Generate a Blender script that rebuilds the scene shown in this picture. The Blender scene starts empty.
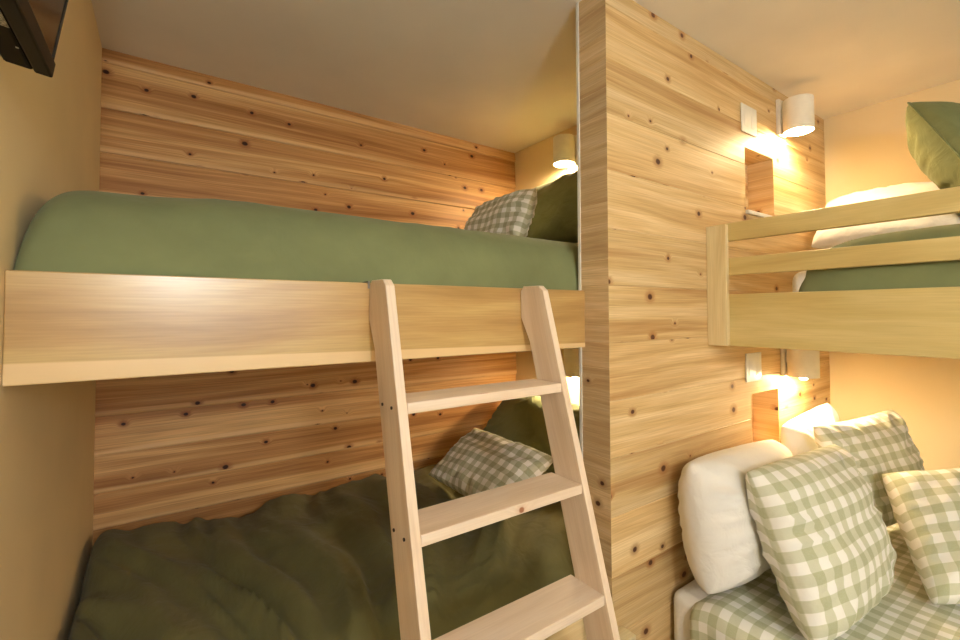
import bpy, bmesh, math, random
from mathutils import Vector, Matrix, noise
random.seed(4)
S = bpy.context.scene
COL = S.collection
R = math.radians

# ------------------------------------------------------------------ materials
def sm(c):
    return tuple(((x/255)/12.92 if x/255 <= .04045 else ((x/255+.055)/1.055)**2.4) for x in c) + (1,)

def new_mat(name):
    m = bpy.data.materials.new(name); m.use_nodes = True
    nt = m.node_tree
    return m, nt, nt.nodes['Principled BSDF']

class NB:
    def __init__(s, nt): s.nt = nt
    def n(s, typ, **kw):
        x = s.nt.nodes.new(typ)
        for k, v in kw.items(): setattr(x, k, v)
        return x
    def set(s, sock, v):
        if isinstance(v, bpy.types.NodeSocket): s.nt.links.new(v, sock)
        else: sock.default_value = v
    def math(s, op, a, b=0.0, c=None, clamp=False):
        x = s.n('ShaderNodeMath', operation=op, use_clamp=clamp)
        s.set(x.inputs[0], a); s.set(x.inputs[1], b)
        if c is not None: s.set(x.inputs[2], c)
        return x.outputs[0]
    def comb(s, a, b, c=0.0):
        x = s.n('ShaderNodeCombineXYZ')
        for i, v in enumerate((a, b, c)): s.set(x.inputs[i], v)
        return x.outputs[0]
    def noise(s, vec, scale=1, detail=3, rough=.55, dist=0):
        x = s.n('ShaderNodeTexNoise'); s.set(x.inputs['Vector'], vec)
        x.inputs['Scale'].default_value = scale; x.inputs['Detail'].default_value = detail
        x.inputs['Roughness'].default_value = rough; x.inputs['Distortion'].default_value = dist
        return x.outputs['Fac']
    def ramp(s, fac, stops):
        x = s.n('ShaderNodeValToRGB'); s.set(x.inputs[0], fac)
        e = x.color_ramp.elements
        while len(e) < len(stops): e.new(.5)
        for i, (p, c) in enumerate(stops): e[i].position = p; e[i].color = c
        return x.outputs[0]
    def mr(s, v, a, b, c=0.0, d=1.0, smooth=False):
        x = s.n('ShaderNodeMapRange'); x.interpolation_type = 'SMOOTHSTEP' if smooth else 'LINEAR'
        for i, q in enumerate((v, a, b, c, d)): s.set(x.inputs[i], q)
        return x.outputs[0]
    def mix(s, f, a, b, blend='MIX'):
        x = s.n('ShaderNodeMix', data_type='RGBA', blend_type=blend)
        s.set(x.inputs[0], f); s.set(x.inputs[6], a); s.set(x.inputs[7], b)
        return x.outputs[2]
    def bump(s, h, strength, dist, bsdf, prev=None):
        x = s.n('ShaderNodeBump'); s.set(x.inputs['Height'], h)
        x.inputs['Strength'].default_value = strength; x.inputs['Distance'].default_value = dist
        if prev is not None: s.nt.links.new(prev, x.inputs['Normal'])
        s.nt.links.new(x.outputs[0], bsdf.inputs['Normal'])
        return x.outputs[0]

def wood(name, light, mid, dark, knot=None, kscale=6.5, kamount=.5, ksize=.09, rough=.5, spec=.3,
         var=.35, band=14, fine=.35, coat=0, sap=None, us=1.0, kred=.5, lip=None):
    m, nt, b = new_mat(name); N = NB(nt)
    uv = N.n('ShaderNodeUVMap', uv_map='UVMap').outputs[0]
    sp = N.n('ShaderNodeSeparateXYZ'); nt.links.new(uv, sp.inputs[0])
    pk = N.n('ShaderNodeAttribute', attribute_name='plank').outputs['Fac']
    u = N.math('ADD', sp.outputs[0], N.math('MULTIPLY', pk, 13.7))
    v = N.math('ADD', sp.outputs[1], N.math('MULTIPLY', pk, 5.3))
    kd = None
    if knot:
        vo = N.n('ShaderNodeTexVoronoi', voronoi_dimensions='2D')
        wob = N.noise(N.comb(N.math('MULTIPLY', u, 30), N.math('MULTIPLY', v, 30)), 1, 2)
        nt.links.new(N.comb(N.math('ADD', N.math('MULTIPLY', u, kscale*.8), N.math('MULTIPLY', wob, .05)),
                            N.math('MULTIPLY', v, kscale), 0), vo.inputs['Vector'])
        vo.inputs['Scale'].default_value = 1
        cs = N.n('ShaderNodeSeparateColor'); nt.links.new(vo.outputs['Color'], cs.inputs[0])
        exist = N.math('GREATER_THAN', cs.outputs[0], 1-kamount)
        rad = N.mr(cs.outputs[1], 0, 1, ksize*.22, ksize)
        kd = vo.outputs['Distance']
        infl = N.math('MULTIPLY', N.mr(kd, 0, .2, 1, 0, True), exist)
        v2 = N.math('ADD', v, N.math('MULTIPLY', infl, .018))
    else: v2 = v
    # growth ring bands: long waves across the plank, wandering along it
    wav = N.noise(N.comb(N.math('MULTIPLY', u, .9*us), N.math('MULTIPLY', v2, 3.2), pk), 1, 2)
    ring = N.noise(N.comb(N.math('MULTIPLY', u, 1.3*us), N.math('MULTIPLY', N.math('ADD', v2, N.math('MULTIPLY', wav, .16)), band*2.2), pk), 1, 4, .6, .3)
    fin = N.noise(N.comb(N.math('MULTIPLY', u, 7*us), N.math('MULTIPLY', v2, 260)), 1, 3, .6)
    c = N.ramp(ring, [(.28, sm(dark)), (.48, sm(mid)), (.66, sm(light))])
    c = N.mix(N.mr(fin, .35, .75, 0, fine), c, sm([x*.8 for x in dark]))
    # each plank its own tone
    tone = N.math('ADD', N.math('MULTIPLY', N.math('FRACT', N.math('MULTIPLY', pk, 7.13)), var), 1-var*.6)
    tc = N.n('ShaderNodeVectorMath', operation='SCALE'); nt.links.new(c, tc.inputs[0]); nt.links.new(tone, tc.inputs['Scale'])
    c = tc.outputs[0]
    if sap:     # pale sapwood running along the lower edge of the board
        edge = N.math('ADD', N.math('MULTIPLY', sp.outputs[0], sap[1]), sap[0])
        f = N.mr(N.math('SUBTRACT', sp.outputs[1], edge), -.0015, .002, 1, 0, True)
        c = N.mix(N.math('MULTIPLY', f, .85), c, sm(sap[2]))
    if lip:      # pale band of varying width along the lower edge of every board
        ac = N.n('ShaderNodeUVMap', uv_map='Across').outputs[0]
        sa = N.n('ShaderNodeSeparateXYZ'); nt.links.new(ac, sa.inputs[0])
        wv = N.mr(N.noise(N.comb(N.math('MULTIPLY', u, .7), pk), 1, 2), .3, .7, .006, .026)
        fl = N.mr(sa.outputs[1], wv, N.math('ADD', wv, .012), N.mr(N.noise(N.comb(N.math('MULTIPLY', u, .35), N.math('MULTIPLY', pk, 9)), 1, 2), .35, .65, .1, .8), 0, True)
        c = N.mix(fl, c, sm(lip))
    if knot:
        halo = N.math('MULTIPLY', N.mr(kd, N.math('MULTIPLY', rad, .9), N.math('MULTIPLY', rad, 2.6), kred, 0, True), exist)
        c = N.mix(halo, c, sm(knot[0]))
        core = N.math('MULTIPLY', N.mr(kd, N.math('MULTIPLY', rad, .55), N.math('MULTIPLY', rad, 1.05), 1, 0, True), exist)
        c = N.mix(core, c, sm(knot[1]))
    nt.links.new(c, b.inputs['Base Color'])
    b.inputs['Roughness'].default_value = rough
    b.inputs['Specular IOR Level'].default_value = spec
    if coat:
        b.inputs['Coat Weight'].default_value = coat; b.inputs['Coat Roughness'].default_value = .22
    N.bump(N.math('ADD', N.math('MULTIPLY', ring, .5), fin), .25, .0006, b)
    return m

def paint(name, col, rough=.85, bump=.25, var=.03):
    m, nt, b = new_mat(name); N = NB(nt)
    co = N.n('ShaderNodeTexCoord').outputs['Object']
    n1 = N.noise(co, 2.5, 3); n2 = N.noise(co, 180, 2)
    c = N.mix(N.mr(n1, .3, .7, 0, 1), sm(col), sm([x*(1-var) for x in col]))
    nt.links.new(c, b.inputs['Base Color']); b.inputs['Roughness'].default_value = rough
    b.inputs['Specular IOR Level'].default_value = .2
    N.bump(n2, bump, .0006, b)
    return m

def fabric(name, col, rough=.9, sheen=.06, weave=900, var=.12, wr=.35, wscale=9):
    m, nt, b = new_mat(name); N = NB(nt)
    co = N.n('ShaderNodeTexCoord').outputs['Object']
    n1 = N.noise(co, 5, 4)
    c = N.mix(N.mr(n1, .3, .7), sm(col), sm([x*(1-var) for x in col]))
    nt.links.new(c, b.inputs['Base Color']); b.inputs['Roughness'].default_value = rough
    b.inputs['Sheen Weight'].default_value = sheen; b.inputs['Specular IOR Level'].default_value = .2
    w = N.noise(co, weave, 1)
    p = N.bump(w, .12, .0004, b)
    n3 = N.noise(co, wscale, 4, .5, .8)
    N.bump(n3, wr, .012, b, p)
    return m

def gingham(name, period=.064, green=(160, 166, 122), white=(238, 236, 228), rough=.9, wr=.3):
    m, nt, b = new_mat(name); N = NB(nt)
    uv = N.n('ShaderNodeUVMap', uv_map='UVMap').outputs[0]
    sp = N.n('ShaderNodeSeparateXYZ'); nt.links.new(uv, sp.inputs[0])
    def stripe(s):
        a = N.math('FRACT', N.math('DIVIDE', s, period))
        t = N.math('ABSOLUTE', N.math('SUBTRACT', a, .5))
        return N.mr(t, .235, .265, 0, 1, True)
    s = N.math('MULTIPLY', N.math('ADD', stripe(sp.outputs[0]), stripe(sp.outputs[1])), .5)
    mid = [(g*.58+w*.42) for g, w in zip(green, white)]
    c = N.ramp(s, [(0.0, sm(white)), (.5, sm(mid)), (1.0, sm(green))])
    co = N.n('ShaderNodeTexCoord').outputs['Object']
    w1 = N.noise(N.comb(N.math('MULTIPLY', sp.outputs[0], 900), N.math('MULTIPLY', sp.outputs[1], 90)), 1, 2)
    w2 = N.noise(N.comb(N.math('MULTIPLY', sp.outputs[0], 90), N.math('MULTIPLY', sp.outputs[1], 900)), 1, 2)
    slub = N.mr(N.math('ADD', w1, w2), .7, 1.3, 0, .16)
    c = N.mix(slub, c, sm(white))
    nt.links.new(c, b.inputs['Base Color']); b.inputs['Roughness'].default_value = rough
    b.inputs['Sheen Weight'].default_value = .15; b.inputs['Specular IOR Level'].default_value = .2
    p = N.bump(N.math('ADD', w1, w2), .2, .0005, b)
    N.bump(N.noise(co, 11, 4, .5, .6), wr, .01, b, p)
    return m

def plain(name, col, rough=.5, metal=0, emit=None, es=0, spec=.5):
    m, nt, b = new_mat(name); N = NB(nt)
    co = N.n('ShaderNodeTexCoord').outputs['Object']
    n1 = N.noise(co, 20, 3)
    nt.links.new(N.mix(N.mr(n1, .3, .7), sm(col), sm([x*.95 for x in col])), b.inputs['Base Color'])
    b.inputs['Roughness'].default_value = rough; b.inputs['Metallic'].default_value = metal
    b.inputs['Specular IOR Level'].default_value = spec
    if emit: b.inputs['Emission Color'].default_value = emit; b.inputs['Emission Strength'].default_value = es
    return m

M = {}
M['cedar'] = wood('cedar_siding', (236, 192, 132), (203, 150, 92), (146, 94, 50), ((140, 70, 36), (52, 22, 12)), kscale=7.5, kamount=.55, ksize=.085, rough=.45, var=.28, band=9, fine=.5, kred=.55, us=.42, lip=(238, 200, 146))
M['plank'] = wood('pine_planks', (240, 214, 166), (222, 188, 134), (184, 138, 84), ((165, 108, 58), (84, 44, 22)), kscale=8, kamount=.42, ksize=.1, rough=.5, var=.3, band=9, fine=.45, kred=.6, us=.55)
M['plank_end'] = wood('pine_end_planks', (228, 202, 160), (212, 180, 134), (182, 144, 100), ((140, 90, 52), (74, 40, 24)), kscale=7, kamount=.3, ksize=.08, rough=.55, var=.3, band=10, fine=.45)
M['board'] = wood('poplar_board', (206, 172, 112), (188, 150, 92), (164, 124, 70), None, rough=.34, spec=.5, var=0, band=5, fine=.3, coat=.6, sap=(1.43-.1113+.031, -.016, (232, 200, 150)))
M['poplar'] = wood('poplar_rail', (218, 196, 138), (206, 182, 120), (190, 162, 100), ((165, 110, 60), (120, 70, 40)), kscale=2.2, kamount=.12, ksize=.05, rough=.4, spec=.4, var=.06, band=4, fine=.25, coat=.1)
M['post'] = wood('pale_post_pine', (234, 216, 172), (224, 202, 154), (208, 182, 130), None, rough=.5, var=.04, band=8, fine=.3)
M['ladder'] = wood('white_pine', (242, 222, 200), (234, 210, 184), (218, 190, 158), ((205, 160, 120), (170, 110, 75)), kscale=5, kamount=.22, ksize=.07, rough=.5, var=.05, band=8, fine=.22, kred=.3)
M['cream'] = paint('cream_wall_paint', (232, 210, 168))
M['ceiling'] = paint('ceiling_paint', (244, 236, 224), bump=.4)
M['trimwhite'] = plain('white_trim', (226, 222, 212), .5)
M['carpet'] = fabric('beige_carpet', (128, 112, 92), weave=300)
M['green'] = fabric('sage_cotton', (128, 134, 94), wr=.5, wscale=7)
M['shaded'] = fabric('sage_cotton_shaded', (110, 106, 66), wr=1.0, wscale=8)  # sage cotton again, its shade under the upper bunk put into the colour
M['green_pillow'] = fabric('sage_pillowcase', (122, 128, 88), wr=.8, wscale=12)
M['white'] = fabric('white_cotton', (236, 232, 226), wr=.75, wscale=12, var=.03)
M['gingham'] = gingham('sage_gingham', .056, (176, 179, 142), (242, 240, 234), wr=.6)
M['gingham_small'] = gingham('sage_gingham_fine', .05, (160, 162, 128), (248, 246, 240), wr=.5)
M['lampwhite'] = plain('lamp_enamel', (240, 234, 222), .4)
M['socket'] = plain('socket_white', (230, 225, 215), .4)
M['bulb'] = plain('bulb_glow', (255, 240, 210), .3, emit=(1, .73, .40, 1), es=860)
M['plastic'] = plain('switch_plastic', (240, 236, 226), .35)
M['black'] = plain('black_plastic', (6, 6, 5), .5, spec=.25)
M['blackmatte'] = plain('black_back_shell', (8, 8, 7), .6, spec=.2)
M['screen'] = plain('tv_glass', (9, 7, 6), .15, spec=.3)
M['metal'] = plain('zinc_metal', (150, 148, 142), .35, 1)
M['screw'] = plain('dark_screw', (70, 52, 44), .5, .6)
def label_mat():
    m, nt, b = new_mat('tv_sticker_print'); N = NB(nt)
    co = N.n('ShaderNodeUVMap', uv_map='UVMap').outputs[0]
    n = N.noise(co, 420, 2)
    c = N.ramp(n, [(.45, sm((196, 194, 184))), (.55, sm((120, 118, 108)))])
    nt.links.new(c, b.inputs['Base Color']); return m
M['sticker'] = label_mat()

# ------------------------------------------------------------------ helpers
def tag(o, label=None, cat=None, group=None, kind=None):
    if label: o['label'] = label
    if cat: o['category'] = cat
    if group: o['group'] = group
    if kind: o['kind'] = kind
    return o

def empty(name, loc, rz=0):
    o = bpy.data.objects.new(name, None); o.empty_display_size = .05
    COL.objects.link(o); o.location = loc; o.rotation_euler = (0, 0, rz); return o

def fin(bm, name, mat, origin=(0, 0, 0), parent=None, g=None, smooth=False, plank=None, uv=True, gf=None):
    """bm in world coordinates (or in the parent's frame) -> mesh object whose origin is `origin`"""
    bm.normal_update()
    if uv:
        uvl = bm.loops.layers.uv.get('UVMap') or bm.loops.layers.uv.new('UVMap')
        gd = Vector(g or (1, 0, 0)).normalized()
        for f in bm.faces:
            n = f.normal; gg = gd if abs(n.dot(gd)) < .75 else Vector(gf) if gf else (Vector((0, 0, 1)) if abs(gd.z) < .7 else Vector((1, 0, 0)))
            # v axis: prefer +Z on upright faces
            a = n.cross(gg)
            if a.length < 1e-6: a = Vector((0, 1, 0))
            a.normalize()
            k = max(range(3), key=lambda i: abs(a[i]))
            if a[k] < 0: a = -a
            for l in f.loops: l[uvl].uv = (l.vert.co.dot(gg), l.vert.co.dot(a))
    pl = bm.faces.layers.float.get('plank')
    if pl is None:
        pl = bm.faces.layers.float.new('plank'); pv = plank if plank is not None else random.random()
        for f in bm.faces: f[pl] = pv
    o_ = Vector(origin)
    for v in bm.verts: v.co -= o_
    me = bpy.data.meshes.new(name); bm.to_mesh(me); bm.free()
    me.materials.append(mat)
    if smooth:
        for p in me.polygons: p.use_smooth = True
    o = bpy.data.objects.new(name, me); COL.objects.link(o)
    o.location = o_
    if parent: o.parent = parent
    return o

def box(bm, lo, hi, bev=0):
    lo, hi = Vector(lo), Vector(hi)
    r = bmesh.ops.create_cube(bm, size=1)
    vs = r['verts']
    for v in vs: v.co = Vector([lo[i]+(v.co[i]+.5)*(hi[i]-lo[i]) for i in range(3)])
    if bev:
        es = list({e for v in vs for e in v.link_edges})
        bmesh.ops.bevel(bm, geom=es, offset=bev, segments=2, affect='EDGES', profile=.5)

def prism_x(bm, poly, x0, x1, bev=0):
    """polygon of (y,z) extruded along x"""
    a = [bm.verts.new((x0, y, z)) for y, z in poly]; b = [bm.verts.new((x1, y, z)) for y, z in poly]
    n = len(poly); fs = [bm.faces.new(a), bm.faces.new(b[::-1])]
    for i in range(n): fs.append(bm.faces.new((a[i], b[i], b[(i+1) % n], a[(i+1) % n])))
    bmesh.ops.recalc_face_normals(bm, faces=fs)
    if bev:
        bmesh.ops.bevel(bm, geom=list({e for f in fs for e in f.edges}), offset=bev, segments=2, affect='EDGES', profile=.5)

def bx(name, lo, hi, mat, parent=None, bev=.002, g=None, origin=None, **k):
    """a box part; lo/hi in world coordinates; parent must be an unrotated empty"""
    bm = bmesh.new()
    off = Vector(parent.location) if parent else Vector((0, 0, 0))
    box(bm, Vector(lo)-off, Vector(hi)-off, bev)
    return fin(bm, name, mat, origin or (0, 0, 0), parent, g, **k)

# ------------------------------------------------------------------ the room
XL, X2, YW = -.201, 1.82, 2.2143
XP, YP, YQ, XR = 1.0996, .896, 1.0126, 2.84
H, YB = 2.44, -2.5
def slab(name, lo, hi, mat, g=None):
    return tag(bx(name, lo, hi, mat, None, 0, g), kind='structure')
slab('floor', (XL-.1, YB-.1, -.05), (XR+.1, YW+.1, 0), M['carpet'])
slab('ceiling', (XL-.1, YB-.1, H), (XR+.1, YW+.1, H+.08), M['ceiling'])
slab('wall_left', (XL-.1, YB-.1, 0), (XL, YW+.1, H), M['cream'])
slab('wall_right', (XR, YB-.1, 0), (XR+.1, YP+.1166, H), M['cream'])
slab('wall_head', (X2, YQ, 0), (X2+.1, YW+.1, H), M['cream'])

# rear wall with the window that gives the daylight
bm = bmesh.new()
wx0, wx1, wz0, wz1 = -.08, 1.3, 1.2, 2.25
for lo, hi in (((XL, YB-.1, 0), (wx0, YB, H)), ((wx1, YB-.1, 0), (XR, YB, H)), ((wx0, YB-.1, 0), (wx1, YB, wz0)), ((wx0, YB-.1, wz1), (wx1, YB, H))):
    box(bm, lo, hi)
tag(fin(bm, 'wall_rear', M['cream']), kind='structure')
bm = bmesh.new()
for lo, hi in (((wx0, YB-.08, wz0), (wx0+.05, YB+.01, wz1)), ((wx1-.05, YB-.08, wz0), (wx1, YB+.01, wz1)), ((wx0, YB-.08, wz0), (wx1, YB+.02, wz0+.05)), ((wx0, YB-.08, wz1-.05), (wx1, YB+.01, wz1)), ((.59, YB-.06, wz0), (.63, YB, wz1))):
    box(bm, lo, hi)
tag(fin(bm, 'window_1', M['trimwhite']), kind='structure')

# cedar siding on the wall behind the left bunks: one long board over the other
zs = [2.44, 2.384, 2.211, 2.039, 1.866, 1.694, 1.522, 1.35, 1.20, 1.045, .9, .762, .63, .49, .35, .21, .07, 0]
bm = bmesh.new(); pl = bm.faces.layers.float.new('plank')
def strip(p, q, x0, x1, val, seg=1):
    f = bm.faces.new((bm.verts.new((x0, p[0], p[1])), bm.verts.new((x1, p[0], p[1])), bm.verts.new((x1, q[0], q[1])), bm.verts.new((x0, q[0], q[1]))))
    f[pl] = val
for i in range(len(zs)-1):
    z1, z0 = zs[i], zs[i+1]; val = random.random()
    prof = [(YW-.001, z0), (YW-.0075, z0+.0005), (YW-.0105, z0+.003), (YW-.0115, z0+.008), (YW-.003, z1)]
    for a, b in zip(prof, prof[1:]): strip(a, b, XL, X2, val)
box_bm = bmesh.new(); box(box_bm, (XL-.1, YW, 0), (X2+.1, YW+.1, H)); me = bpy.data.meshes.new('t'); box_bm.to_mesh(me); box_bm.free(); bm.from_mesh(me)
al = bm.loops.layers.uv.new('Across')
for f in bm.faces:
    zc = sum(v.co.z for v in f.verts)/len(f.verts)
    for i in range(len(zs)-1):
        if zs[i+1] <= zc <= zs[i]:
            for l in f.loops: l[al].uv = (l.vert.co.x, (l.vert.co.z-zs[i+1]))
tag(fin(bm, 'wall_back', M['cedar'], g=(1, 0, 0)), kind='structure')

# the partition: planked on the room side and on its end, painted on the bunk side
pz = [2.44, 2.376, 2.206, 2.038, 1.862, 1.684, 1.511, 1.337, 1.161, .99, .814, .64, .466, .292, .118, 0]
niches = [(1.968, 2.23, 1.848, 2.112), (1.983, 2.235, .83, 1.09)]
G = .0022
bm = bmesh.new(); pl = bm.faces.layers.float.new('plank')
xb = sorted({XP, XR} | {n[0] for n in niches} | {n[1] for n in niches})
for i in range(len(pz)-1):
    z1, z0 = pz[i], pz[i+1]; val = random.random()
    cuts = sorted({z0, z0+G, z1-G, z1} | {z for n in niches for z in (n[2], n[3]) if z0+G < z < z1-G})
    dep = lambda z: G if z in (z0, z1) else 0
    for a, b in zip(cuts, cuts[1:]):
        for xa, xc in zip(xb, xb[1:]):
            xm, zm = (xa+xc)/2, (a+b)/2
            if any(n[0]-.001 < xm < n[1]+.001 and n[2] < zm < n[3] for n in niches): continue
            strip((YP+dep(a), a), (YP+dep(b), b), xa, xc, val)
# niche linings
for (a, b, c, d) in niches:
    D = YP+.108
    for quad, val in ((((a, YP, c), (b, YP, c), (b, D, c), (a, D, c)), .1), (((a, YP, d), (a, D, d), (b, D, d), (b, YP, d)), .8),
                 (((a, D, c), (b, D, c), (b, D, d), (a, D, d)), .55)):
        f = bm.faces.new([bm.verts.new(q) for q in quad]); f[pl] = val
    hh = [c]+[z for z in sorted(pz) if c < z < d]+[d]
    for z0, z1 in zip(hh, hh[1:]):
        for x, fl in ((a, 1), (b, -1)):
            f = bm.faces.new([bm.verts.new(q) for q in ((x, YP, z0), (x, D, z0), (x, D, z1), (x, YP, z1))][::fl]); f[pl] = random.random()
part = tag(fin(bm, 'wall_partition', M['plank'], g=(1, 0, 0), gf=(0, 1, 0)), kind='structure')
bm = bmesh.new(); pl = bm.faces.layers.float.new('plank')
for i in range(len(pz)-1):       # short planks across the end of the partition
    z1, z0 = pz[i], pz[i+1]; zz = [z0, z0+(z1-z0)*random.uniform(.4, .6), z1] if z1-z0 > .1 else [z0, z1]
    for a, b in zip(zz, zz[1:]):
        val = random.random()
        for (p, da), (q, db) in zip(((a, .0012), (a+.0015, 0), (b-.0015, 0)), ((a+.0015, 0), (b-.0015, 0), (b, .0012))):
            f = bm.faces.new([bm.verts.new(v) for v in ((XP+da, YQ-.008, p), (XP+da, YP, p), (XP+db, YP, q), (XP+db, YQ-.008, q))]); f[pl] = val
tag(fin(bm, 'wall_partition_end', M['plank_end'], g=(0, 1, 0)), kind='structure')
slab('wall_partition_back', (XP+.002, YP+.11, 0), (XR+.1, YQ, H), M['cream'])
slab('trim_1', (XP-.004, YQ-.0085, 0), (XP+.003, YQ+.001, H), M['trimwhite'])

# ------------------------------------------------------------------ left bunks
def board_bed(z0, z1, yf, x1, label, name='bunk_bed', ybk=None):
    t = tag(empty(name, (.8, 1.6, z0)), label, 'bunk bed')
    bx('front_board', (XL, yf, z0), (x1, yf+.024, z1), M['board'], t, .002, (1, 0, 0))
    bx('platform', (XL, yf+.024, z0+.006), (X2-.003, YW-.013, z0+.028), M['poplar'], t, .001, (1, 0, 0))
    bx('back_ledger', (XL, YW-.035, z0+.028), (X2-.003, YW-.013, z0+.09), M['poplar'], t, .001, (1, 0, 0))
    return t
# board uv: world frame needed for the sapwood edge, so this board is built about the world origin
t = tag(empty('bunk_bed', (0, 0, 0)), 'upper left bunk, wide glossy front board between cream wall and planked partition', 'bunk bed')
bx('front_board', (XL+.0004, .9892, 1.43-.1113), (XP-.0005, 1.0115, 1.43+.0683), M['board'], t, .002, (1, 0, 0), plank=0)
bx('platform', (XL+.002, 1.0135, 1.325), (X2-.003, YW-.013, 1.345), M['poplar'], t, .001, (1, 0, 0))
t2 = tag(empty('bunk_bed', (0, 0, 0)), 'lower left bunk base under the rumpled duvet, pale wooden front behind the ladder', 'bunk bed')
bx('front_board', (XL+.002, .855, .0), (1.142, .877, .47), M['poplar'], t2, .002, (1, 0, 0))
bx('ledge', (XL+.002, .845, .471), (1.142, .894, .489), M['post'], t2, .002, (1, 0, 0))
bx('ledge_return', (XL+.002, .8945, .471), (XP-.006, 1.03, .489), M['post'], t2, .002, (1, 0, 0))
bx('platform', (XL+.002, 1.035, .36), (X2-.003, YW-.013, .40), M['poplar'], t2, .002, (1, 0, 0))
bx('plinth', (XL+.05, 1.2, 0), (X2-.05, YW-.05, .36), M['poplar'], t2, .002, (1, 0, 0))

def rounded_box(bm, lo, hi, r):
    box(bm, lo, hi)
    bmesh.ops.bevel(bm, geom=bm.edges[:], offset=r, segments=5, affect='EDGES', profile=.5)

def mattress(lo, hi, label, cat='mattress'):
    bm = bmesh.new(); rounded_box(bm, lo, hi, .035)
    c = ((lo[0]+hi[0])/2, (lo[1]+hi[1])/2, lo[2])
    return tag(fin(bm, 'mattress', M['white'], c, smooth=True), label, cat)

def fold(x, y, seed, amp, sx, sy, warp=.25):
    w = noise.noise(Vector((x*1.7+seed, y*1.7, seed)))*warp
    n = noise.noise(Vector(((x+w)*sx+seed*3, (y-w)*sy, seed*1.3)))
    n2 = noise.noise(Vector(((x-w)*sx*2.3, (y+w)*sy*2.1+seed, 4+seed)))
    return amp*((1-abs(n)*2.2)+.45*(1-abs(n2)*2))

def folds_low(x, y):
    # long creases fanning out over the loosely thrown cover
    cx, cy = .35, .55
    dx, dy = x-cx, y-cy; a = math.atan2(dy, dx); d = math.hypot(dx, dy)
    w = noise.noise(Vector((x*1.8, y*1.8, 3)))*.5
    n = noise.noise(Vector((a*4.2+w, d*.7, 1.5))); n2 = noise.noise(Vector((a*11+w*2.5, d*1.1, 6.5))); n3 = noise.noise(Vector((x*3+w, y*3, 11)))
    n4 = noise.noise(Vector((a*24+w*5, d*1.6, 2.5)))
    return .034*(1-abs(n)*3.4)*.6+.030*(1-abs(n2)*3)+.010*(1-abs(n4)*3)+.016*n3-.034

def bedcover(name, mat, x0, x1, y0, y1, zb, zt, label, cat, seed, amp=.008, sx=2, sy=2, p=8, q=.25, nx=170, ny=120, extra=None, under=None, px=None, gapz=None):
    """a quilt lying over a mattress: full on top, rounding down over the sides"""
    bm = bmesh.new(); rows = []
    px = px or p
    for j in range(ny+1):
        b = -math.cos(math.pi*j/ny); row = []
        for i in range(nx+1):
            a = -math.cos(math.pi*i/nx)
            a_, b_ = math.copysign(abs(a)**.8, a), math.copysign(abs(b)**.8, b)
            F = (max(0, 1-abs(a_)**px)**q)*(max(0, 1-abs(b_)**p)**q)
            x = (x0+x1)/2+a_*(x1-x0)/2; y = (y0+y1)/2+b_*(y1-y0)/2
            z = zb+(zt-zb)*F+fold(x, y, seed, amp, sx, sy)*min(1, F*1.2)*min(1, (1-max(abs(a_), abs(b_)))*14+.15)
            if extra: z += extra(x, y)*F
            row.append(bm.verts.new((x, y, z)))
        rows.append(row)
    for j in range(ny):
        for i in range(nx): bm.faces.new((rows[j][i], rows[j][i+1], rows[j+1][i+1], rows[j+1][i]))
    c = ((x0+x1)/2, (y0+y1)/2, zb)
    o = fin(bm, name, mat, c, smooth=True, g=(1, 0, 0))
    sd = o.modifiers.new('Thick', 'SOLIDIFY'); sd.thickness = .012; sd.offset = -1
    return tag(o, label, cat)

bedcover('duvet', M['green'], XL-.006, X2-.006, 1.0145, YW-.016, 1.352, 1.69, 'smooth sage green duvet on the upper left bunk behind the wide board', 'duvet', 2.1, .009, 2.4, 1.8, 7, .28, px=36,
         extra=lambda x, y: -.012*max(0, (y-1.5))+.006*math.sin(x*3.1))
bedcover('duvet', M['shaded'], XL+.004, X2-.006, 1.045, YW-.016, .42, .665, 'rumpled sage green duvet, shade in its colour, with deep folds on the lower left bunk', 'duvet', 5.7, .011, 2.6, 1.5, 6, .3, px=60,
         extra=folds_low)

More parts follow.
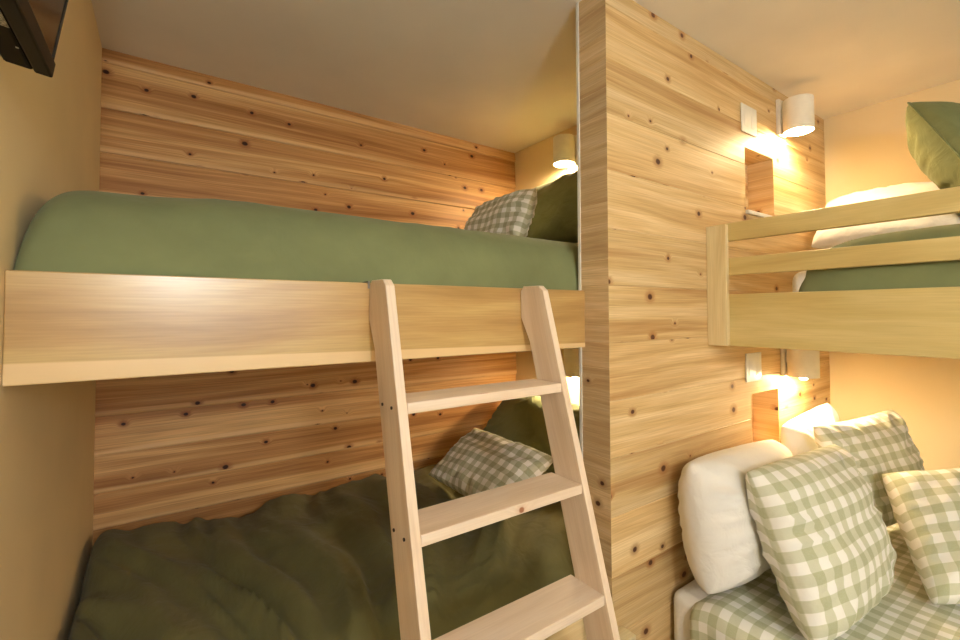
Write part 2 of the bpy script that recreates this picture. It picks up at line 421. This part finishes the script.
# ------------------------------------------------------------------ pillows
def pillow(name, TL, TR, BR, BL, thick, mat, label, cat, seed=1, back=None, n=44, pinch=.06, wr=.006, per=None, parent=None, pw=.42, flat=2.6, droop=0, rnd=.03, seam=None):
    """stuffed square of cloth on four seam corners; the front faces the side from which TL,TR,BR,BL run clockwise"""
    TL, TR, BR, BL = map(Vector, (TL, TR, BR, BL))
    ex = ((TR-TL)+(BR-BL)).normalized(); ey = ((TL-BL)+(TR-BR)).normalized(); nz = ex.cross(ey).normalized()
    w = ((TR-TL).length+(BR-BL).length)/2; h = ((TL-BL).length+(TR-BR).length)/2
    bm = bmesh.new(); uvl = bm.loops.layers.uv.new('UVMap'); uvd = {}
    def P(u, v, side):
        # seam edges draw inwards between the corners
        iu = u*(1-pinch*(1-v*v)**1.0*abs(u)**3 *1.0) ; iv = v*(1-pinch*(1-u*u)*abs(v)**3)
        k_ = 1-rnd*(u*v)**2*(abs(u*v))**1.0; iu *= k_; iv *= k_
        s, t = (iu+1)/2, (iv+1)/2
        p = BL*(1-s)*(1-t)+BR*s*(1-t)+TR*s*t+TL*(1-s)*t
        prof = ((1-abs(u)**flat)*(1-abs(v)**flat))**pw
        rad = math.atan2(v, u)
        edge = max(abs(u), abs(v))
        wrk = noise.noise(Vector((u*2.3+seed, v*2.3+side, seed*2.7)))*wr*1.6
        # gathers running in from the seams and corners
        g = noise.noise(Vector((rad*7, seed+side*3, edge*1.1)))*wr*3.4*edge**2.5*(1-edge**14)
        p = p+nz*side*(thick/2*prof*(1 if side > 0 else (back if back is not None else 1))+ (wrk+g)*min(1, prof*1.6))
        p.z -= droop*prof
        uvd_ = ((u*w/2), (v*h/2+side*.013))
        return p, uvd_
    grid = {}
    for side in (1, -1):
        for j in range(n+1):
            for i in range(n+1):
                u = -math.cos(math.pi*i/n); v = -math.cos(math.pi*j/n)
                u = .5*u+.5*(2*i/n-1); v = .5*v+.5*(2*j/n-1)
                rim = i in (0, n) or j in (0, n)
                if side == -1 and rim: grid[(side, i, j)] = grid[(1, i, j)]; continue
                p, q = P(u, v, side); vv = bm.verts.new(p); grid[(side, i, j)] = vv
                uvd[vv] = q
    for side in (1, -1):
        for j in range(n):
            for i in range(n):
                q = [grid[(side, i, j)], grid[(side, i+1, j)], grid[(side, i+1, j+1)], grid[(side, i, j+1)]]
                if side == -1: q = q[::-1]
                f = bm.faces.new(q)
                for l in f.loops: l[uvl].uv = uvd[l.vert]
    rimco = {(i, j): grid[(1, i, j)].co.copy() for i in range(n+1) for j in range(n+1) if i in (0, n) or j in (0, n)}
    zmin = min(v.co.z for v in bm.verts); c = (TL+TR+BR+BL)/4; c.z = zmin
    o = fin(bm, name, mat, c, parent, smooth=True, uv=False)
    if not parent: tag(o, label, cat)
    if seam:
        rim = [(i, 0) for i in range(n)]+[(n, j) for j in range(n)]+[(n-i, n) for i in range(n)]+[(0, n-j) for j in range(n)]
        pts = [rimco[k] for k in rim]; bs = bmesh.new(); rings = []
        for k, p in enumerate(pts):
            d = (pts[(k+1) % len(pts)]-pts[k-1]).normalized(); a = d.cross(nz).normalized()
            rings.append([bs.verts.new(p-c+(a*math.cos(q*math.pi/3)+nz*math.sin(q*math.pi/3))*.0035) for q in range(6)])
        for k in range(len(rings)):
            r0, r1 = rings[k], rings[(k+1) % len(rings)]
            for q in range(6): bs.faces.new((r0[q], r0[(q+1) % 6], r1[(q+1) % 6], r1[q]))
        bmesh.ops.recalc_face_normals(bs, faces=bs.faces)
        fin(bs, 'piping', mat, (0, 0, 0), o, smooth=True)
    return o

# upper left bunk
pillow('pillow', (1.70, 1.98, 2.10), (1.66, 1.30, 2.12), (1.50, 1.26, 1.74), (1.52, 1.98, 1.74), .17, M['green_pillow'], 'plain sage pillow propped at the head of the upper left bunk behind a checked cushion', 'pillow', 3)
pillow('cushion', (1.34, 1.93, 1.975), (1.36, 1.49, 1.985), (1.20, 1.42, 1.705), (1.22, 1.95, 1.715), .12, M['gingham_small'], 'small gingham cushion leaning on the sage pillow in the upper left bunk', 'cushion', 8, wr=.008, pinch=.02)
# lower left bunk
pillow('pillow', (1.68, 2.08, .97), (1.68, 1.46, .97), (1.44, 1.42, .70), (1.44, 2.08, .70), .19, M['green_pillow'], 'plain sage pillow propped in the dim corner of the lower left bunk', 'pillow', 12, wr=.009)
pillow('cushion', (1.24, 1.81, .875), (1.26, 1.28, .865), (.985, 1.29, .70), (.985, 1.83, .70), .12, M['gingham_small'], 'gingham cushion lying tilted on the rumpled duvet in the lower left bunk', 'cushion', 15, wr=.009)

# ------------------------------------------------------------------ ladder
t = tag(empty('ladder', (.62, .49, 0)), 'pale pine bunk ladder leaning on the wide upper left board, with flat treads', 'ladder')
A = .283; off = Vector(t.location)
def yf(z): return .698+A*(z-.785)            # front edge of the rails
dep = .092
gd = (0, -A, -1)
def rail(x0, x1):
    zt = 1.502
    poly = [(yf(0), 0), (yf(zt-.012), zt-.014), (yf(zt)+.014, zt), (.9775, zt+.001), (.9885, zt-.012), (.9885, 1.415), (yf(1.35)+dep+.003, 1.35), (yf(0)+dep, 0)]
    poly = [(y-off.y, z) for y, z in poly]
    bm = bmesh.new(); prism_x(bm, poly, x0-off.x, x1-off.x, .002)
    if x0 < .5:      # the left rail splays a little towards its foot
        for v in bm.verts: v.co.x += .016*(v.co.z-1.2)
    return fin(bm, 'rail', M['ladder'], (0, 0, 0), t, gd)
rl = rail(.380, .401); rr = rail(.833, .853)
for zt in (1.249, 1.015, .784, .552, .320, .088):
    y0 = yf(zt)-.0; 
    bx('tread', (.402+.016*(zt-1.2), y0+.001, zt-.0225), (.8325, y0+.106, zt), M['ladder'], t, .002, (1, 0, 0))
    for x, par in ((.3792, rl), (.8538, rr)):
        for dy in (.026, .072):
            bm = bmesh.new()
            r = bmesh.ops.create_cone(bm, cap_ends=True, segments=14, radius1=.0034, radius2=.0034, depth=.0025)
            bmesh.ops.rotate(bm, verts=bm.verts, matrix=Matrix.Rotation(R(90), 3, 'Y'))
            bmesh.ops.translate(bm, verts=bm.verts, vec=Vector((x+(.016*(zt-1.211) if x < .5 else 0), y0+dy, zt-.011))-off)
            s = fin(bm, 'screw', M['screw'], (0, 0, 0), par)
bm = bmesh.new()
for x in (.3805, ):
    box(bm, Vector((x, .985, 1.499))-off, Vector((x+.004, 1.02, 1.502))-off)
    box(bm, Vector((x, .9865, 1.485))-off, Vector((x+.004, .9885, 1.502))-off)
fin(bm, 'hook', M['metal'], (0, 0, 0), t)

# ------------------------------------------------------------------ right bunk
t = tag(empty('bunk_bed', (0, 0, 0)), 'upper right built-in bunk with a post and two guard rails above a deep side board', 'bunk bed')
bx('post', (1.655, .824, 1.306), (1.675, .8955, 1.744), M['post'], t, .0015, (0, 0, 1))
for z0, z1 in ((1.685, 1.75), (1.561, 1.6225)):
    bx('guard_rail', (1.6755, -1.2, z0), (1.70, .8955, z1), M['poplar'], t, .002, (0, 1, 0))
bx('side_board', (1.6755, -1.2, 1.306), (1.70, .8955, 1.492), M['poplar'], t, .002, (0, 1, 0))
bx('platform', (1.70, -1.2, 1.312), (XR, .8955, 1.335), M['poplar'], t, .001, (0, 1, 0))
mattress((1.722, -1.2, 1.336), (XR-.02, .652, 1.565), 'white mattress end showing past the sage blanket in the upper right bunk')
bedcover('blanket', M['green'], 1.706, XR-.006, -1.3, .632, 1.34, 1.676, 'sage green blanket tucked behind the guard rails of the upper right bunk', 'blanket', 9.3, .003, 2.2, 2.5, 12, .22, nx=90, ny=150)
pillow('pillow', (2.72, .86, 1.97), (2.76, .34, 1.97), (2.50, .34, 1.73), (2.50, .86, 1.73), .18, M['white'], 'white pillow slumped behind the guard rail of the upper right bunk', 'pillow', 21)
C0 = Vector((2.30, .459, 2.216)); E1 = Vector((-.09, -.205, -.40)); E3 = Vector((.45, -.235, -.05))
gp = pillow('pillow', C0, C0+E3, C0+E1+E3, C0+E1, .17, M['green_pillow'], 'sage green pillow tipped up on one corner in the upper right bunk', 'pillow', 27, wr=.011, pinch=.05, back=1.9, rnd=0, seam=True)

# ------------------------------------------------------------------ lower right double bed
t = tag(empty('bed_base', (2.1, 0, 0)), 'low base of the double bed under the checked bedspread at lower right', 'bed base')
bx('base', (1.42, -1.1, .06), (XR-.01, .86, .28), M['poplar'], t, .004, (0, 1, 0))
for x in (1.5, 2.7):
    for y in (-1.0, .75):
        bx('leg', (x, y, 0), (x+.06, y+.06, .06), M['poplar'], t, .003, (0, 0, 1))
mattress((1.372, -1.1, .281), (XR-.012, .885, .522), 'white sheeted mattress edge of the double bed beside the partition')
# bedspread: over the top and down the near side and the edge towards the wall
def spread():
    bm = bmesh.new(); uvl = bm.loops.layers.uv.new('UVMap')
    nx, ny = 150, 150; rows = []; r = .05; x0, x1 = 1.352, XR-.03; zt = .532; drop = .36
    y0, y1 = -1.12, .80
    L = drop+x1-x0
    for j in range(ny+1):
        y = y1+(y0-y1)*j/ny; row = []
        for i in range(nx+1):
            s = L*i/nx
            arc = r*math.pi/2
            if s < drop-r:
                x, z = x0, zt-drop+s; nrm = Vector((-1, 0, 0))
            elif s < drop-r+arc:
                th = (s-drop+r)/r; x, z = x0+r-r*math.cos(th), zt-r+r*math.sin(th); nrm = Vector((-math.cos(th), 0, math.sin(th)))
            else:
                x, z = x0+r+(s-drop+r-arc), zt; nrm = Vector((0, 0, 1))
            side = max(0, min(1, (drop-s)/.15))
            d = fold(x*.6+s, y, 3.3, .005, 2.2, 2.6)+side*(.010*math.sin(y*23+2*noise.noise(Vector((y*3, z*2, 1))))+.006)
            e = max(0, 1-j/6)   # a soft turned edge at the head
            p = Vector((x, y, z))+nrm*(d*(1-e)+.004)
            p.z -= .02*e*e; 
            p.x = min(p.x, XR-.006)
            p.y = y+.01*noise.noise(Vector((s*4, 2, 0)))*(1-j/ny)
            v = bm.verts.new(p); row.append((v, (s, y)))
        rows.append(row)
    for j in range(ny):
        for i in range(nx):
            q = [rows[j][i], rows[j][i+1], rows[j+1][i+1], rows[j+1][i]][::-1]
            f = bm.faces.new([a[0] for a in q])
            for l, a in zip(f.loops, q): l[uvl].uv = a[1]
    o = fin(bm, 'bedspread', M['gingham'], (2.1, 0, .17), smooth=True, uv=False)
    sd = o.modifiers.new('Thick', 'SOLIDIFY'); sd.thickness = .004; sd.offset = -1
    tag(o, 'sage and white gingham bedspread covering the double bed at lower right', 'bedspread')
spread()
pillow('pillow', (1.34, .80, .97), (2.02, .83, .93), (2.02, .72, .58), (1.30, .73, .58), .25, M['white'], 'plump white pillow at the open side of the bed, against the planked wall', 'pillow', 31, wr=.010, pinch=.03, flat=2.6, pw=.46, rnd=.07)
pillow('pillow', (2.12, .84, .955), (2.56, .82, 1.01), (2.66, .74, .555), (2.14, .76, .555), .16, M['white'], 'white pillow in the lamp glow, half hidden behind the checked pillows', 'pillow', 35, wr=.010, pinch=.04)
pillow('cushion', (1.44, .672, .954), (1.98, .615, .96), (1.90, .45, .575), (1.37, .48, .56), .20, M['gingham'], 'largest gingham pillow, in front of the plump white pillow', 'cushion', 41, wr=.009, pinch=.015)
pillow('cushion', (2.08, .72, .985), (2.60, .60, 1.01), (2.58, .46, .62), (2.12, .58, .60), .16, M['gingham'], 'gingham pillow at the back corner, behind the smallest checked cushion', 'cushion', 44, wr=.010)
pillow('cushion', (2.13, .53, .845), (2.38, .27, .90), (2.17, .10, .58), (1.86, .35, .56), .19, M['gingham'], 'smallest gingham cushion, at the right end of the pillows on the double bed', 'cushion', 47, wr=.008)

# ------------------------------------------------------------------ lamps
def lathe(bm, prof, seg=40):
    rings = [[bm.verts.new((r*math.cos(2*math.pi*k/seg), r*math.sin(2*math.pi*k/seg), z)) for k in range(seg)] for r, z in prof]
    for a, b in zip(rings, rings[1:]):
        for k in range(seg): bm.faces.new((a[k], a[(k+1) % seg], b[(k+1) % seg], b[k]))
    return rings
def make_lamp():
    t = empty('wall_lamp', (0, 0, 0))        # origin on the wall at the foot of the plate, facing -Y
    bm = bmesh.new(); box(bm, (-.035, -.016, 0), (.035, -.0008, .165), .003)
    fin(bm, 'backplate', M['lampwhite'], (0, 0, 0), t)
    bm = bmesh.new(); box(bm, (-.02, -.026, .06), (.02, -.0165, .12), .002)
    fin(bm, 'arm', M['lampwhite'], (0, 0, 0), t)
    rr, z0, z1 = .058, .002, .146; cy = -.0765
    bm = bmesh.new()
    rg = lathe(bm, [(.0025, z1), (rr-.004, z1), (rr-.001, z1-.001), (rr, z1-.004), (rr, z0), (rr-.003, z0), (rr-.003, z1-.004), (.0025, z1-.004)], 56)
    bm.faces.new(rg[0]); bm.faces.new(rg[-1][::-1])
    bmesh.ops.translate(bm, verts=bm.verts, vec=(0, cy, 0)); bmesh.ops.recalc_face_normals(bm, faces=bm.faces)
    fin(bm, 'shade', M['lampwhite'], (0, 0, 0), t, smooth=False)
    bm = bmesh.new(); rg = lathe(bm, [(.018, .1435), (.018, .085), (.014, .08)], 24); bm.faces.new(rg[-1])
    bmesh.ops.translate(bm, verts=bm.verts, vec=(0, cy, 0)); bmesh.ops.recalc_face_normals(bm, faces=bm.faces)
    fin(bm, 'socket', M['socket'], (0, 0, 0), t, smooth=True)
    bm = bmesh.new(); rg = lathe(bm, [(.012, .08), (.014, .06), (.021, .036), (.0225, .018), (.0195, .000), (.012, -.009), (.003, -.012)], 32); bm.faces.new(rg[-1][::-1])
    bmesh.ops.translate(bm, verts=bm.verts, vec=(0, cy, 0)); bmesh.ops.recalc_face_normals(bm, faces=bm.faces)
    fin(bm, 'bulb', M['bulb'], (0, 0, 0), t, smooth=True)
    return t
def copy_tree(o, parent=None):
    c = o.copy(); COL.objects.link(c)
    if parent: c.parent = parent
    for ch in list(o.children): copy_tree(ch, c)
    return c
L0 = make_lamp()
spots = [((2.300, YP, 2.224), 0, 'white cylinder wall lamp near the ceiling on the planked partition, above the right bunk'),
         ((2.295, YP, 1.142), 0, 'white wall lamp low on the planked partition, just under the right bunk board'),
         ((X2, 1.705, 2.215), -90, 'white wall lamp near the ceiling at the head of the upper left bunk'),
         ((X2, 1.64, 1.10), -90, 'white wall lamp glowing behind the ladder at the head of the lower left bunk')]
for i, (loc, rz, lab) in enumerate(spots):
    o = L0 if i == 0 else copy_tree(L0)
    o.location = loc; o.rotation_euler = (0, 0, R(rz)); tag(o, lab, 'lamp', 'white wall lamps beside the bunks')

# ------------------------------------------------------------------ switch plates, niche shelf
def make_plate():
    t = empty('switch_plate', (0, 0, 0))
    bm = bmesh.new(); box(bm, (-.066, -.006, 0), (.066, -.0006, .117), .0025); fin(bm, 'plate', M['plastic'], (0, 0, 0), t)
    for x in (-.03, .03):
        bm = bmesh.new(); box(bm, (x-.016, -.0072, .026), (x+.016, -.0062, .091), .0005); fin(bm, 'switch', M['plastic'], (0, 0, 0), t)
    return t
p0 = make_plate()
for i, (x, z, lab) in enumerate(((2.003, 2.172, 'white double switch plate high on the partition, left of the upper lamp'), (2.003, 1.142, 'white double switch plate under the right bunk post, left of the lower lamp'))):
    o = p0 if i == 0 else copy_tree(p0)
    o.location = (x, YP, z); tag(o, lab, 'switch', 'switch plates on the partition')
o = bx('niche_shelf', (1.962, YP-.014, 1.832), (2.236, YP-.0008, 1.848), M['trimwhite'], None, .002)
tag(o, 'thin white sill under the square niche in the planked partition', 'shelf')

# ------------------------------------------------------------------ television on the left wall
tv = tag(empty('television', (-.137, .9, 1.776)), 'black flat television tilted down on the cream wall at top left, seen from its end', 'television')
tv.rotation_euler = (0, R(8.5), 0)
# local frame: +x out of the screen, -y along the set towards the camera, +z up the screen
def tvbox(name, lo, hi, mat, bev=.002, parent=tv, **k):
    bm = bmesh.new(); box(bm, lo, hi, bev); return fin(bm, name, mat, (0, 0, 0), parent, **k)
W, Hh = .70, .42
bm = bmesh.new()
for lo, hi in (((-.020, -W, 0), (0, 0, .024)), ((-.020, -W, Hh-.018), (0, 0, Hh)), ((-.020, -.010, .0242), (-.002, -.002, Hh-.0182)), ((-.020, -W, .0242), (0, -W+.014, Hh-.0182))):
    box(bm, lo, hi, .0025)
fin(bm, 'bezel', M['black'], (0, 0, 0), tv)
tvbox('screen', (-.012, -W+.0145, .0245), (-.0035, -.0105, Hh-.0185), M['screen'], .0005)
tvbox('back_shell', (-.052, -W+.01, .001), (-.0205, -.002, Hh-.006), M['blackmatte'], .004)
tvbox('sticker', (-.036, -.36, .0002), (-.0212, -.124, .0009), M['sticker'], 0)
tvbox('status_light', (-.026, -.072, .0002), (-.023, -.069, .0009), plain('status_lamp', (225, 225, 215), .4), 0)
tvbox('wall_mount', (-.066, -.45, .02), (-.0525, -.25, .10), M['metal'], .002)

# ------------------------------------------------------------------ daylight through the window
la = bpy.data.lights.new('window_daylight', 'AREA'); la.shape = 'RECTANGLE'; la.size = wx1-wx0-.1; la.size_y = wz1-wz0-.1
la.energy = 14; la.color = (.93, .97, 1)
lo = bpy.data.objects.new('window_daylight', la); COL.objects.link(lo)
lo.location = ((wx0+wx1)/2, YB-.02, (wz0+wz1)/2); lo.rotation_euler = (R(90), 0, 0)
w = bpy.data.worlds.new('World'); S.world = w; w.use_nodes = True
bg = w.node_tree.nodes['Background']; sky = w.node_tree.nodes.new('ShaderNodeTexSky'); sky.sky_type = 'HOSEK_WILKIE'
w.node_tree.links.new(sky.outputs[0], bg.inputs[0]); bg.inputs[1].default_value = .6

# fill globe added unseen behind the camera to brighten ceiling and room
t = tag(empty('added_fill_globe', (.06, -1.15, 1.8)), 'added fill light, a glowing globe hung unseen behind the camera', 'lamp')
M['globe'] = plain('fill_globe_glow', (250, 248, 240), .3, emit=(.94, 1, 1, 1), es=100)
bm = bmesh.new(); bmesh.ops.create_uvsphere(bm, u_segments=48, v_segments=24, radius=.13); fin(bm, 'globe', M['globe'], (0, 0, 0), t, smooth=True)
bm = bmesh.new(); rg = lathe(bm, [(.03, .128), (.03, .165), (.004, .17), (.004, H-1.8-.03)], 20); bm.faces.new(rg[0]); bmesh.ops.recalc_face_normals(bm, faces=bm.faces); fin(bm, 'cord', M['lampwhite'], (0, 0, 0), t, smooth=True)
bm = bmesh.new(); rg = lathe(bm, [(.002, H-1.8-.028), (.05, H-1.8-.024), (.055, H-1.8-.001), (.002, H-1.8-.0005)], 32); bmesh.ops.recalc_face_normals(bm, faces=bm.faces); fin(bm, 'fill_rose', M['lampwhite'], (0, 0, 0), t, smooth=True)

# ------------------------------------------------------------------ camera
F = 453.384; SY = -19.4535; yaw, pitch, roll = R(34.97302828), R(1.49264493), R(-.20419619)
f = Vector((math.sin(yaw)*math.cos(pitch), math.cos(yaw)*math.cos(pitch), math.sin(pitch)))
r = Vector((math.cos(yaw), -math.sin(yaw), 0)); u = r.cross(f)
r2 = r*math.cos(roll)+u*math.sin(roll); u2 = -r*math.sin(roll)+u*math.cos(roll)
cd = bpy.data.cameras.new('camera'); cam = bpy.data.objects.new('camera', cd); COL.objects.link(cam)
mw = Matrix((r2, u2, -f)).transposed().to_4x4(); mw.translation = (0, 0, 1.43); cam.matrix_world = mw
cd.sensor_width = 36; cd.lens = F*36/960; cd.shift_y = SY/960; cd.clip_start = .02
S.camera = cam
S.view_settings.view_transform = 'Standard'; S.view_settings.look = 'None'; S.view_settings.gamma = 1
S.view_settings.exposure = .08
